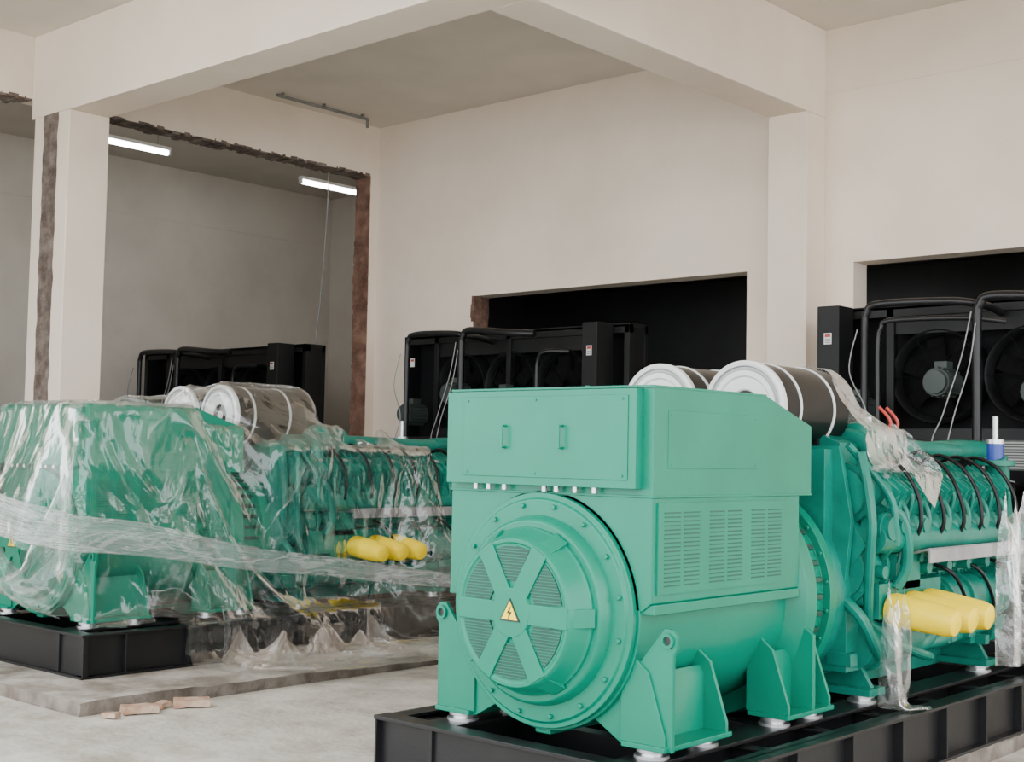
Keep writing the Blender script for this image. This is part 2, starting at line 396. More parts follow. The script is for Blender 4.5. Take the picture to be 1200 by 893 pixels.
    for k,x in enumerate((-.45,-.36,-.25,.02,.10,.22,.34)):
        m=MB(); m.cyl((x,-.035,1.672),(x,-.035,1.702),.014,STEEL,10); m.obj('cable_gland',alt)
    for sx in(-1,1):
        m=MB()
        m.box(min(sx*.65,sx*.671),max(sx*.65,sx*.671),.04,1.22,1.20,1.635,GREEN)
        for gy in(.08,.47,.86):
            for c in(0,1):
                for k in range(18):
                    z=1.235+k*.0205; y=gy+.01+c*.165
                    xa,xb=sorted((sx*.660,sx*.6725)); m.box(xa,xb,y,y+.135,z,z+.007,SLOT)
        m.obj('ventilation_louvre',alt)
    # end cover
    m=MB()
    m.lathe([(-.11,.415),(-.13,.415),(-.145,.40),(-.225,.375),(-.245,.36),(-.245,.345),(-.238,.335)],(0,0,AX),(0,1,0),GREEN,64)
    m.lathe([(-.238,.34),(-.232,.0)],(0,0,AX),(0,1,0),GREEN,64)
    m.lathe([(-.253,0),(-.253,.12),(-.225,.135)],(0,0,AX),(0,1,0),GREEN,40)
    for k in range(6):
        t=rad(k*60)
        Mx=Matrix.Translation((0,0,AX))@Matrix.Rotation(-t,4,'Y')
        m.prism([(.06,-.050),(.06,.050),(.355,.052),(.355,-.052)],'y',-.251,-.225,GREEN,Mx)
        m.prism([(.33,-.24),(.36,-.245),(.43,-.125),(.38,-.11)],'z',-.045,.045,GREEN,Mx)
    ec=m.obj('end_cover',alt,bevel=.003)
    for k in range(6):
        t=rad(30+k*60); poly=[]
        ha=rad(19.5)
        for j in range(5): q=t-ha+2*ha*j/4; poly.append((.325*math.cos(q),.325*math.sin(q)))
        ha=rad(12)
        for j in range(3): q=t+ha-2*ha*j/2; poly.append((.155*math.cos(q),.155*math.sin(q)))
        m=MB(); m.prism([(x,z+AX) for x,z in poly],'y',-.242,-.236,GRILLE)
        z=-.33
        while z<.33:
            sp=scan(poly,z)
            if sp and sp[1]-sp[0]>.01: m.box(sp[0],sp[1],-.246,-.241,AX+z,AX+z+.004,GREEN)
            z+=.0145
        m.obj('air_grille',alt)
    m=MB()
    tri=[(.062*math.cos(rad(90+120*k)),AX+.062*math.sin(rad(90+120*k))-.004) for k in range(3)]
    tri2=[(.075*math.cos(rad(90+120*k)),AX+.075*math.sin(rad(90+120*k))-.004) for k in range(3)]
    m.prism(tri2,'y',-.257,-.254,SIGNK); m.prism([(x*.98,(z-AX)*.98+AX) for x,z in tri],'y',-.259,-.256,SIGNY)
    b=[(.010,.040),(-.016,.0),(-.002,.004),(-.008,-.030),(.016,.010),(.002,.008)]
    m.prism([(x,z+AX-.004) for x,z in b],'y',-.261,-.258,SIGNK)
    m.obj('warning_sign',alt,label='yellow triangle with black lightning bolt')
    # ---------------------------------------------------------------- engine
    SP=.30; E0=2.30; EL=4.25
    m=MB()
    m.lathe([(1.84,0),(1.84,.60),(1.90,.62),(2.06,.62),(2.10,.52),(2.10,0)],(0,0,AX),(0,1,0),GREEN2,48)
    for k in range(20):
        t=2*math.pi*k/20; cx=.57*math.cos(t); cz=AX+.57*math.sin(t); m.cyl((cx,1.885,cz),(cx,1.83,cz),.014,GREEN2,6)
    m.prism([(-.54,.80),(-.42,.58),(.42,.58),(.54,.80),(.60,1.20),(.72,1.36),(.48,1.68),(.15,1.58),(-.15,1.58),(-.48,1.68),(-.72,1.36),(-.60,1.20)],'y',2.05,EL,GREEN2)
    m.box(-.36,.36,2.2,EL-.1,.46,.64,GREEN2)
    m.box(-.54,.54,1.88,2.24,1.15,1.92,GREEN2)
    m.prism([(-.62,1.15),(-.66,1.5),(-.58,1.94),(.58,1.94),(.66,1.5),(.62,1.15)],'y',1.98,2.02,GREEN2)
    m.prism([(-.56,1.62),(-.50,1.96),(-.30,2.04),(.30,2.04),(.50,1.96),(.56,1.62)],'y',2.14,2.50,GREEN2)
    rr=random.Random(5)
    for sx in(-1,1):
        m.cyl((sx*.50,2.06,1.22),(sx*.50,2.34,1.22),.20,GREEN2,28); m.cyl((sx*.50,2.30,1.22),(sx*.50,2.33,1.22),.235,GREEN2,28); m.cyl((sx*.50,2.08,1.22),(sx*.50,2.11,1.22),.235,GREEN2,28)
        m.cyl((sx*.55,2.06,1.66),(sx*.55,2.36,1.66),.15,GREEN2,28); m.cyl((sx*.55,2.10,1.66),(sx*.55,2.14,1.66),.18,GREEN2,28); m.cyl((sx*.55,2.3,1.66),(sx*.55,2.34,1.66),.18,GREEN2,28)
        m.box(*sorted((sx*.40,sx*.62)),2.0,2.5,.62,.98,GREEN2)
        for k in range(10):
            aa=k*.628; m.cyl((sx*.50+.215*math.cos(aa),2.07,1.22+.215*math.sin(aa)),(sx*.50+.215*math.cos(aa),2.12,1.22+.215*math.sin(aa)),.012,GREEN2,6)
        m.tube([(sx*.66,2.10,1.90),(sx*.72,2.06,1.72),(sx*.76,2.04,1.5),(sx*.74,2.06,1.30),(sx*.70,2.12,1.05),(sx*.66,2.2,.9)],.03,GREEN2,10)
        m.tube([(sx*.60,2.05,1.95),(sx*.68,2.18,1.80),(sx*.80,2.22,1.62),(sx*.80,2.24,1.40),(sx*.70,2.30,1.28)],.022,GREEN2,10)
        m.tube([(sx*.58,2.02,1.05),(sx*.70,2.02,.95),(sx*.74,2.10,.80),(sx*.70,2.25,.70)],.035,GREEN2,10)
        for k in range(6):
            y=E0+k*SP
            x0,x1=sorted((sx*.53,sx*.60)); m.box(x0,x1,y-.12,y+.12,.84,1.16,GREEN2)
            for dy in(-.09,.09):
                for z in(.87,1.13): m.cyl((sx*.59,y+dy,z),(sx*.615,y+dy,z),.014,GREEN2,6)
            m.tube([(sx*.66,y,1.50),(sx*.74,y,1.46),(sx*.74,y,1.36)],.07,GREEN2,12)
            m.tube([(sx*.60,y+.14,1.70),(sx*.74,y+.15,1.62),(sx*.79,y+.14,1.48),(sx*.74,y+.13,1.24)],.018,GREEN2,8)
            m.cyl((sx*.72,y+.05,1.47),(sx*.82,y+.05,1.47),.045,GREEN2,12); m.cyl((sx*.78,y+.05,1.47),(sx*.80,y+.05,1.47),.065,GREEN2,12)
            for q in range(4):
                aa=q*1.57+.7; m.cyl((sx*.80,y+.05+.05*math.cos(aa),1.47+.05*math.sin(aa)),(sx*.812,y+.05+.05*math.cos(aa),1.47+.05*math.sin(aa)),.009,GREEN2,6)
            m.box(*sorted((sx*.55,sx*.68)),y-.08,y+.07,1.15,1.29,GREEN2)
            m.box(*sorted((sx*.60,sx*.76)),y+.09,y+.14,1.36,1.64,GREEN2)
            m.cyl((sx*.66,y-.08,1.20),(sx*.76,y-.08,1.20),.04,GREEN2,12)
        for y in(2.2,3.9):
            x0,x1=sorted((sx*.3,sx*.72)); m.box(x0,x1,y-.1,y+.1,.478,.52,GREEN2)
            m.prism([(sx*.3,.5),(sx*.70,.5),(sx*.44,.95),(sx*.3,.95)],'y',y-.02,y+.02,GREEN2)
        m.tube([(sx*.64,2.2,1.24),(sx*.65,3.0,1.22),(sx*.64,EL,1.24)],.055,GREEN2,12)
        m.tube([(sx*.60,2.3,.74),(sx*.61,3.2,.70),(sx*.60,EL-.1,.74)],.05,GREEN2,12)
        m.tube([(sx*.72,2.12,1.40),(sx*.73,3.0,1.39),(sx*.73,EL,1.39)],.09,GREEN2,18)
        m.tube([(sx*.34,2.3,1.93),(sx*.36,3.0,1.95),(sx*.34,EL-.1,1.93)],.06,GREEN2,12)
        m.cyl((sx*.62,3.10,.96),(sx*.62,4.02,.96),.155,GREEN2,28)
        for y in(3.12,3.42,3.72,3.98): m.cyl((sx*.62,y,.96),(sx*.62,y+.035,.96),.18,GREEN2,28)
        m.cyl((sx*.58,2.15,.76),(sx*.58,2.85,.76),.14,GREEN2,20); m.cyl((sx*.58,2.3,.76),(sx*.58,2.33,.76),.165,GREEN2,20); m.cyl((sx*.58,2.6,.76),(sx*.58,2.63,.76),.165,GREEN2,20)
        x0,x1=sorted((sx*.44,sx*.73)); m.box(x0,x1,2.20,3.05,.92,1.13,GREEN2); m.box(x0,x1,2.42,2.75,1.08,1.30,GREEN2)
        m.tube([(sx*.56,2.7,.78),(sx*.66,2.85,.72),(sx*.68,3.0,.80),(sx*.64,3.15,.96)],.06,GREEN2,12)
        m.tube([(sx*.66,2.2,.9),(sx*.74,2.5,.74),(sx*.72,2.9,.64),(sx*.5,3.2,.62)],.03,GREEN2,10)
        m.cyl((sx*.64,2.20,1.46),(sx*.82,2.20,1.46),.07,GREEN2,18); m.cyl((sx*.75,2.20,1.46),(sx*.78,2.20,1.46),.095,GREEN2,18)
        m.tube([(sx*.70,2.28,1.62),(sx*.80,2.36,1.50),(sx*.80,2.42,1.25),(sx*.74,2.40,1.1)],.035,GREEN2,10)
        for k in range(54):
            yy=rr.uniform(2.02,EL-.1); zz=rr.uniform(.66,1.32); s=rr.uniform(.015,.05)
            if rr.random()<.5: m.box(*sorted((sx*.50,sx*(.65+rr.uniform(0,.09)))),yy-s,yy+s,zz-s,zz+s*.8,GREEN2)
            else: m.cyl((sx*.5,yy,zz),(sx*(.66+rr.uniform(0,.08)),yy,zz),s,GREEN2,12)
    m.prism([(-.24,1.50),(.24,1.50),(.24,1.86),(.14,1.96),(-.14,1.96),(-.24,1.86)],'y',2.3,EL-.05,GREEN2)
    m.prism([(-.56,.60),(.56,.60),(.70,1.1),(.64,1.66),(.2,1.86),(-.2,1.86),(-.64,1.66),(-.70,1.1)],'y',EL,EL+.18,GREEN2)
    m.cyl((0,EL+.15,1.0),(0,EL+.37,1.0),.20,GREEN2,32); m.cyl((.3,EL+.15,1.35),(.3,EL+.4,1.35),.14,GREEN2,28); m.cyl((-.3,EL+.15,1.35),(-.3,EL+.4,1.35),.14,GREEN2,28)
    for sx in(-1,1):
        m.tube([(sx*.3,EL+.3,1.40),(sx*.45,EL+.35,1.55),(sx*.5,EL+.3,1.75),(sx*.5,EL+.25,1.90)],.085,GREEN2,16)
        m.cyl((sx*.5,EL+.25,1.84),(sx*.5,EL+.25,1.88),.14,GREEN2,20)
    m.tube([(0,EL,1.72),(0,EL+.05,1.90),(.1,EL+.4,1.95),(.15,EL+.9,1.95)],.08,GREEN2,16)
    eng=m.obj('engine',g,bevel=.006)
    hm=MB()
    hm.box(-.17,.17,-.146,.146,-.06,.15,GREEN2); hm.prism([(-.15,.14),(.15,.14),(.13,.25),(.07,.29),(-.07,.29),(-.13,.25)],'y',-.13,.13,GREEN2)
    hm.cyl((0,-.06,.28),(0,-.06,.315),.022,STEEL,10); hm.cyl((0,.06,.28),(0,.06,.315),.018,GREEN2,8)
    hm.tube([(.12,-.07,.05),(.2,-.07,.02),(.24,-.07,-.08)],.05,GREEN2,12); hm.tube([(-.12,0,.05),(-.22,0,.06),(-.26,0,-.02)],.05,GREEN2,12)
    hm.box(.165,.19,-.1,.1,0,.1,GREEN2)
    hm.box(-.14,.14,-.012,.012,.14,.305,GREEN2); hm.box(-.02,.02,-.105,.105,.26,.303,GREEN2)
    hm.box(-.14,.14,-.09,-.075,.14,.295,GREEN2); hm.box(-.14,.14,.075,.09,.14,.295,GREEN2)
    hm.tube([(.05,.09,.26),(.14,.10,.27),(.19,.11,.15),(.20,.11,.02)],.013,GREEN2,8)
    for dx in(-.155,.155):
        for dy in(-.12,.12): hm.cyl((dx,dy,.14),(dx,dy,.17),.016,GREEN2,6)
    h0=None
    for sx in(-1,1):
        for k in range(6):
            if h0 is None: h0=hm.obj('cylinder_head',eng,bevel=.005); o=h0
            else: o=h0.copy(); COL.objects.link(o)
            o.location=(sx*.52,E0+.10+k*SP,1.52); o.rotation_euler=(0,rad(36),0 if sx>0 else math.pi)
    for sx in(-1,1):
        for k in range(6):
            y=E0+.24+k*SP; q=rr.uniform(-.02,.02)
            m=MB(); m.tube([(sx*.42,y,1.86),(sx*.54,y+.01,1.91+q),(sx*.70,y+.02+q,1.82),(sx*.80,y+.02,1.66),(sx*.83,y+.02+q,1.48),(sx*.77,y+.02,1.36)],.013,RUBBER,8); m.obj('hose',eng,label='thin black rubber hose')
        for k in range(3):
            y=3.0+k*.42
            m=MB(); m.tube([(sx*.66,y,1.22),(sx*.80,y+.05,1.16),(sx*.84,y+.15,1.02),(sx*.80,y+.28,.88),(sx*.66,y+.32,.80)],.012,RUBBER,8); m.obj('hose',eng,label='thin black rubber hose')
        m=MB(); m.prism([(sx*.68,1.29),(sx*.83,1.33),(sx*.84,1.32),(sx*.84,1.24),(sx*.83,1.24),(sx*.825,1.315),(sx*.68,1.275)],'y',2.65,EL+.12,STEELD)
        m.obj('heat_shield',eng,label='dull aluminium heat shield strip')
        m=MB()
        m.lathe([(-.16,.0),(-.16,.07),(-.12,.09),(-.10,.15),(-.02,.17),(.04,.10),(.12,.09),(.14,.14),(.24,.13),(.26,.06),(.26,0)],(sx*.44,2.55,1.94),(0,1,0),GREEN2,28)
        m.obj('turbocharger',eng)
        m=MB(); m.tube([(sx*.22,2.45,1.92),(sx*.42,2.42,2.00),(sx*.60,2.38,1.90),(sx*.66,2.34,1.62)],.055,GREEN2,14); m.obj('charge_air_pipe',eng)
    for sx in(1,-1):
        m=MB()
        m.cyl((sx*.5,EL+.25,1.88),(sx*.5,EL+.25,2.00),.06,BLUE,20); m.cyl((sx*.5,EL+.25,2.00),(sx*.5,EL+.25,2.03),.065,STEEL,20); m.cyl((sx*.5,EL+.25,2.03),(sx*.5,EL+.25,2.20),.022,STEEL,10)
        m.obj('breather',eng,label='blue breather with steel cap')
    for dy in(0,.10):
        m=MB(); m.tube([(.50,2.70+dy,1.98),(.54,2.73+dy,2.10),(.48,2.69+dy,2.20)],.011,RED,8); m.obj('sensor_lead',eng,label='red sensor lead')
    # air filters
    for k,x in enumerate((.17,-.44)):
        m=MB()
        m.lathe([(0,0),(0,.20),(.02,.265),(.78,.265),(.80,.25),(.84,.16),(.84,0)],(x,1.60,2.16),(0,1,0),RUBBER,48)
        af=m.obj('air_filter',g,label='black air filter canister with white end cap')
        m=MB(); m.lathe([(.012,0),(.012,.035),(.022,.05),(.022,.09),(.006,.105),(.006,.175),(-.004,.185),(-.004,.215)],(x,1.585,2.16),(0,1,0),WHITE,48)
        m.lathe([(-.004,.215),(.004,.222),(.004,.236),(-.008,.243)],(x,1.585,2.16),(0,1,0),GREYRIM,48)
        m.lathe([(-.008,.243),(-.012,.258),(.0,.274),(.035,.274),(.035,.25)],(x,1.585,2.16),(0,1,0),WHITE,48); m.obj('end_cap',af,label='white ringed end cap')
        for yy in(1.78,2.18):
            m=MB(); m.lathe([(0,.264),(0,.271),(.022,.271),(.022,.264)],(x,yy,2.16),(0,1,0),WHITE,48); m.obj('clamp_band',af,label='pale clamp band')
        for yy in(1.82,2.1):
            m=MB(); m.box(x-.2,x+.2,yy,yy+.03,1.90,1.99,BLACKM); m.obj('bracket',af)
    oo=None
    for sx in(1,-1):
        for y in(2.32,2.56,2.80):
            if oo is None:
                m=MB(); m.lathe([(0,0),(0,.09),(.03,.10),(.10,.10),(.36,.088),(.41,.075),(.425,.045),(.425,0)],(0,0,0),(1,0,-.12),YELLOW,28); m.cyl((-.03,0,0),(.0,0,0),.06,BLACKM)
                oo=m.obj('oil_filter',g,label='yellow oil filter canister'); o=oo
            else: o=oo.copy(); COL.objects.link(o)
            o.location=(sx*.74,y,.98)
            if sx<0: o.rotation_euler=(0,0,math.pi)
    return g
gen1=build_gen((-4.38,5.17,0))
O2=(-10.15,5.62,0)
gen2=copy_tree(gen1,O2,('sensor_lead',))
for ch in gen2.children:
    if ch.name.startswith('oil_filter'): ch.location.y+=.42
gen3=copy_tree(gen1,(-16.5,5.67,0),('sensor_lead',))
top(gen1,'generator','green diesel generator set on a black skid, uncovered',group='diesel generator sets')
top(gen2,'generator','green diesel generator set wrapped in clear plastic',group='diesel generator sets')
top(gen3,'generator','green diesel generator set in the adjoining hall',group='diesel generator sets')

# ------------------------------------------------------------------ radiators
def build_rad(loc):
    g=empty('radiator',loc)
    m=MB()
    for x in(-2.0,-1.38,0,1.38,2.0): m.box(x-.04,x+.04,-.04,.04,0,3.36,BLACKM); m.box(x-.04,x+.04,.26,.32,0,3.36,BLACKM)
    for z in(.5,2.02,3.32): m.box(-2.04,2.04,-.04,.04,z-.05,z+.05,BLACKM); m.box(-2.04,2.04,.26,.32,z-.05,z+.05,BLACKM)
    m.box(-2.04,2.04,-.04,.32,3.34,3.38,BLACKM)
    m.box(-2.0,2.0,.22,.26,.5,3.34,CORE)
    for sx in(-1,1):
        x0,x1=sorted((sx*2.03,sx*2.01)); m.box(x0,x1,-.02,.32,.3,3.36,BLACKM)
    fr=m.obj('frame',g,bevel=.004)
    fm=MB()
    fm.lathe([(.18,.44),(.10,.40),(.0,.43),(-.02,.45),(0,.46),(.2,.46)],(0,0,0),(0,1,0),BLACKM,40)
    for rr in(.12,.2,.28,.36,.43): fm.lathe([(-.003,rr),(-.003,rr+.004),(.003,rr+.004),(.003,rr)],(0,0,0),(0,1,0),BLACKF,40)
    for k in range(6):
        Mx=Matrix.Rotation(rad(60*k),4,'Y'); fm.box(.08,.44,-.004,.004,-.004,.004,BLACKF,Mx)
        Mb=Matrix.Translation((0,.10,0))@Matrix.Rotation(rad(60*k+20),4,'Y')@Matrix.Rotation(rad(15),4,'X'); fm.box(.08,.38,-.004,.004,-.08,.08,BLACKF,Mb)
    f0=None
    for z in(1.25,2.68):
        for x in(-.9,0,.9):
            if f0 is None: f0=fm.obj('fan',g); o=f0
            else: o=f0.copy(); COL.objects.link(o)
            o.location=(x*1.02,.0,z)
    m=MB()
    for z in(.55,2.02,3.2): m.box(-1.38,1.38,-.01,.0,z-.10,z+.16,BLACKM)
    m.obj('shroud',g)
    mm=MB(); mm.cyl((0,-.02,0),(0,-.34,0),.13,GREYM,24); mm.cyl((0,-.34,0),(0,-.38,0),.11,GREYM,24)
    for k in range(16):
        Mx=Matrix.Rotation(rad(22.5*k),4,'Y'); mm.box(.125,.145,-.31,-.04,-.006,.006,GREYM,Mx)
    mm.box(-.06,.06,-.24,-.10,.12,.20,GREYM)
    f0=None
    for x,z in((-1.60,2.35),(-.75,2.60),(.16,2.50),(1.05,2.38)):
        if f0 is None: f0=mm.obj('electric_motor',g,bevel=.003,label='grey finned electric motor'); o=f0
        else: o=f0.copy(); COL.objects.link(o)
        o.location=(x,-.06,z)
    for x in(-1.88,1.68):
        m=MB(); m.box(x-.12,x+.12,-.36,-.06,2.35 if x<0 else 2.0,3.38,BLACKM); pc=m.obj('control_cabinet',g,bevel=.008)
        if x<0: pc['skipcopy']=1
        m=MB(); m.box(x-.04,x+.04,-.366,-.36,3.0,3.11,WHITE); m.box(x-.03,x+.03,-.368,-.365,3.07,3.10,RED)
        for k in range(3): m.box(x-.03,x+.03,-.368,-.365,3.012+k*.016,3.018+k*.016,SIGNK)
        m.obj('warning_label',pc,label='small white label with red header')
    def bp(pts,r=.032,sk=False): 
        m=MB(); m.tube(pts,r,BLACK,16,5)
        o=m.obj('coolant_pipe',g,label='black coolant pipe')
        if sk: o['skipcopy']=1
    S=-.17
    bp([(-1.22+S,-.55,.9),(-1.22+S,-.55,2.4),(-1.22+S,-.55,3.1),(-1.20+S,-.55,3.26),(-1.08+S,-.55,3.34),(-.6,-.54,3.33),(-.35,-.5,3.30),(-.28,-.3,3.28),(-.28,-.05,3.25)],.036)
    bp([(-1.05+S,-.62,1.1),(-1.05+S,-.62,2.4),(-1.05+S,-.62,2.95),(-1.02+S,-.62,3.10),(-.92+S,-.62,3.17),(-.4,-.60,3.16),(-.1,-.4,3.13)],.024,True)
    bp([(-.10+S,-.62,.6),(-.10+S,-.62,2.3),(-.10+S,-.62,3.10),(-.07+S,-.62,3.27),(.06+S,-.62,3.34),(.6,-.62,3.28),(.95,-.55,3.26)],.042)
    bp([(.95,-.5,1.2),(.95,-.5,2.6),(.97,-.5,2.95),(1.1,-.5,3.05),(1.4,-.4,3.05)],.026)
    for pts in ([(-.12+S,-.7,3.2),(-.2+S,-.72,2.8),(-.5,-.8,2.3),(-.6,-.8,2.0),(-.3,-.8,1.8),(.1,-.7,1.7)],[(-.08+S,-.7,3.1),(-.12+S,-.75,2.7),(-.4,-.85,2.2),(-.42,-.85,1.9),(-.1,-.8,1.7)],[(-1.25+S,-.64,3.1),(-1.3+S,-.7,2.7),(-1.1+S,-.75,2.3),(-1.2+S,-.75,1.9),(-.9,-.7,1.7)]):
        m=MB(); m.tube(pts,.006,CABLE,6,8); m.obj('cable',g,label='thin grey cable')
    m=MB(); m.box(-.16,.30,-.78,-.66,1.80,2.06,GREYM)
    for k in range(10): m.box(-.15,.29,-.79,-.78,1.815+k*.024,1.829+k*.024,CABLE)
    m.obj('vent_panel',g,label='small grey louvred vent')
    return g
rd1=build_rad((-4.54,12.2,0)); rd2=copy_tree(rd1,(-10.94,12.2,0)); rd3=copy_tree(rd1,(-16.85,12.2,0))
for o in list(bpy.data.objects):
    if 'skipcopy' in o: del o['skipcopy']
m=MB(); m.box(-1.90,-1.82,-.05,-.042,2.98,3.09,WHITE); m.box(-1.89,-1.83,-.053,-.049,3.05,3.08,RED); m.obj('warning_label',rd2,label='small white label with red header')
rd2.scale=(.905,1,1)
top(rd1,'radiator','black multi-fan radiator frame in a wall opening',group='engine radiators')
top(rd2,'radiator','black multi-fan radiator frame beside the broken brick jamb',group='engine radiators')
top(rd3,'radiator','black multi-fan radiator frame in the adjoining hall',group='engine radiators')

# ------------------------------------------------------------------ lamps, conduits, cord
LZ=5.86
for y0,y1 in((9.0,10.25),(12.52,13.8)):
    g=empty('fluorescent_lamp',(-15.5,(y0+y1)/2,LZ)); L=(y1-y0)/2
    m=MB(); m.box(-.04,.04,-L,L,.035,.08,WHITE); m.box(-.03,.03,-L,-L+.03,-.03,.04,WHITE); m.box(-.03,.03,L-.03,L,-.03,.04,WHITE); m.obj('housing',g)
    m=MB(); m.cyl((0,-L+.03,0),(0,L-.03,0),.032,TUBE,12); m.obj('lamp_tube',g)
    for s in(-1,1):
        m=MB(); m.cyl((0,s*L*.7,.08),(0,s*L*.7,CH-LZ),.004,CABLE,6); m.obj('suspension_rod',g)
    top(g,'lamp','lit white fluorescent batten hung from the ceiling',group='fluorescent battens')
m=MB(); m.tube([(-15.3,12.9,6.57),(-15.28,12.88,5.5),(-15.36,12.86,4.2),(-15.42,12.83,3.4),(-15.4,12.83,2.9)],.010,CABLE,6); o=m.obj('hanging_cord'); top(o,'cord','thin grey cord hanging from the ceiling')
m=MB(); m.tube([(-13.9,10.8,6.52),(-13.9,12.4,6.52)],.022,PIPE,10,0); m.tube([(-13.9,12.4,6.52),(-13.9,12.4,6.40)],.022,PIPE,10,0)
for y in(10.9,11.6,12.3): m.box(-13.925,-13.875,y-.012,y+.012,6.50,6.57,PIPE)
o=m.obj('conduit'); top(o,'pipe','grey conduit pipe clamped under the ceiling')
m=MB(); m.tube([(-6.2,7.3,6.57),(-6.2,7.3,5.9)],.015,WHITE,8,0); o=m.obj('pull_cord'); top(o,'cord','thin pale drop pipe on the ceiling')

def brick(x,y,rz,s,z=0.001):
    m=MB(); m.box(-.12*s,.12*s,-.055*min(1,s*1.4),.055*min(1,s*1.4),0,.052*min(1,s*1.5),BRICKRED)
    bmesh.ops.subdivide_edges(m.bm,edges=m.bm.edges[:],cuts=3,use_grid_fill=True)
    for v in m.bm.verts: v.co+=Vector(noise.noise_vector(v.co*14+Vector((x,y,0))))*.012
    zmin=min(v.co.z for v in m.bm.verts)
    for v in m.bm.verts: v.co.z-=zmin
    o=m.obj('brick',loc=(x,y,z),bevel=0); o.rotation_euler=(0,0,rz); top(o,'brick','broken reddish clay brick lying on the floor',group='loose bricks')
brick(-8.18,5.32,1.2,1.0); brick(-8.14,5.72,1.0,1.05); brick(-8.16,5.08,.4,.45); brick(-8.24,5.54,2.0,.5)

# ------------------------------------------------------------------ cloth
def drape(x0,x1,y0,y1,sp,z0,boxes,pins,cyls=(),steps=260,iters=7,floor=.115,seed=1,vertical=False,jit=.004,bend=.15):
    rng=np.random.RandomState(seed)
    nu=int(round((x1-x0)/sp))+1; nv=int(round((y1-y0)/sp))+1
    X,Y=np.meshgrid(np.linspace(x0,x1,nu),np.linspace(y0,y1,nv),indexing='ij')
    P=np.stack([X,Y,np.full_like(X,z0)],-1)
    if vertical: P=np.stack([np.full_like(X,z0),Y,-X],-1)
    P+=rng.normal(0,jit,P.shape)
    old=P.copy(); sx=(x1-x0)/(nu-1); sy=(y1-y0)/(nv-1); dg=math.hypot(sx,sy)
    pin=[]
    for (fx,fy,tgt,rr) in pins:
        i=int(round((fx-x0)/sx)); j=int(round((fy-y0)/sy)); i=min(max(i,0),nu-1); j=min(max(j,0),nv-1)
        pin.append((i,j,P[i,j].copy(),np.array(tgt,float)))
    def con(A,B,L,k=1):
        d=B-A; l=np.sqrt((d*d).sum(-1,keepdims=True))+1e-9
        c=(l-L)/l*.5*k
        A+=d*c; B-=d*c
    for st in range(steps):
        tmp=P.copy(); P+= (P-old)*.965; P[...,2]-=9.8*.018**2; old=tmp
        f=min(1,st/(steps*.45)); f=f*f*(3-2*f)
        for it in range(iters):
            for o in(0,1):
                A=P[o:nu-1:2]; B=P[o+1:nu:2]; n=min(len(A),len(B)); con(A[:n],B[:n],sx)
                A=P[:,o:nv-1:2]; B=P[:,o+1:nv:2]; n=min(A.shape[1],B.shape[1]); con(A[:,:n],B[:,:n],sy)
                A=P[o:nu-1:2,:-1]; B=P[o+1:nu:2,1:]; n=min(len(A),len(B)); con(A[:n],B[:n],dg,.3)
                A=P[o:nu-1:2,1:]; B=P[o+1:nu:2,:-1]; n=min(len(A),len(B)); con(A[:n],B[:n],dg,.3)
            if it%3==0:
                con(P[:-2],P[2:],sx*2,bend); con(P[:,:-2],P[:,2:],sy*2,bend)
                con(P[:-4],P[4:],sx*4,bend*.6); con(P[:,:-4],P[:,4:],sy*4,bend*.6)
            for(i,j,s0,t) in pin: P[i,j]=s0*(1-f)+t*f
            if it%2==0 or it==iters-1:
                q=P.reshape(-1,3); oq=old.reshape(-1,3)
                for (cx,cz,cr,b0,b1) in cyls:
                    dx=q[:,0]-cx; dz=q[:,2]-cz; d=np.sqrt(dx*dx+dz*dz)+1e-9
                    idx=np.nonzero((d<cr)&(q[:,1]>b0)&(q[:,1]<b1))[0]
                    if len(idx)==0: continue
                    v=q[idx]; ey=np.minimum(v[:,1]-b0,b1-v[:,1]); er=cr-d[idx]
                    useY=ey<er
                    v2=v.copy(); s=cr/d[idx]
                    v2[:,0]=cx+dx[idx]*s; v2[:,2]=cz+dz[idx]*s
                    yy=np.where(v[:,1]-b0<b1-v[:,1],b0,b1)
                    v2[useY]=v[useY]; v2[useY,1]=yy[useY]
                    q[idx]=v2
                    if it==iters-1: oq[idx]=oq[idx]*.25+v2*.75
                for (a0,a1,b0,b1,c1) in boxes:
                    ins=(q[:,0]>a0)&(q[:,0]<a1)&(q[:,1]>b0)&(q[:,1]<b1)&(q[:,2]<c1)
                    if not ins.any(): continue
                    idx=np.nonzero(ins)[0]; v=q[idx]
                    D=np.stack([v[:,0]-a0,a1-v[:,0],v[:,1]-b0,b1-v[:,1],c1-v[:,2]],1)
                    w=D.argmin(1)
                    v[w==0,0]=a0; v[w==1,0]=a1; v[w==2,1]=b0; v[w==3,1]=b1; v[w==4,2]=c1
                    q[idx]=v
                    if it==iters-1: oq[idx]=oq[idx]*.15+v*.85
                lowm=P[...,2]<floor
                P[...,2][lowm]=floor
                if it==iters-1: old[lowm]=P[lowm]
    return P
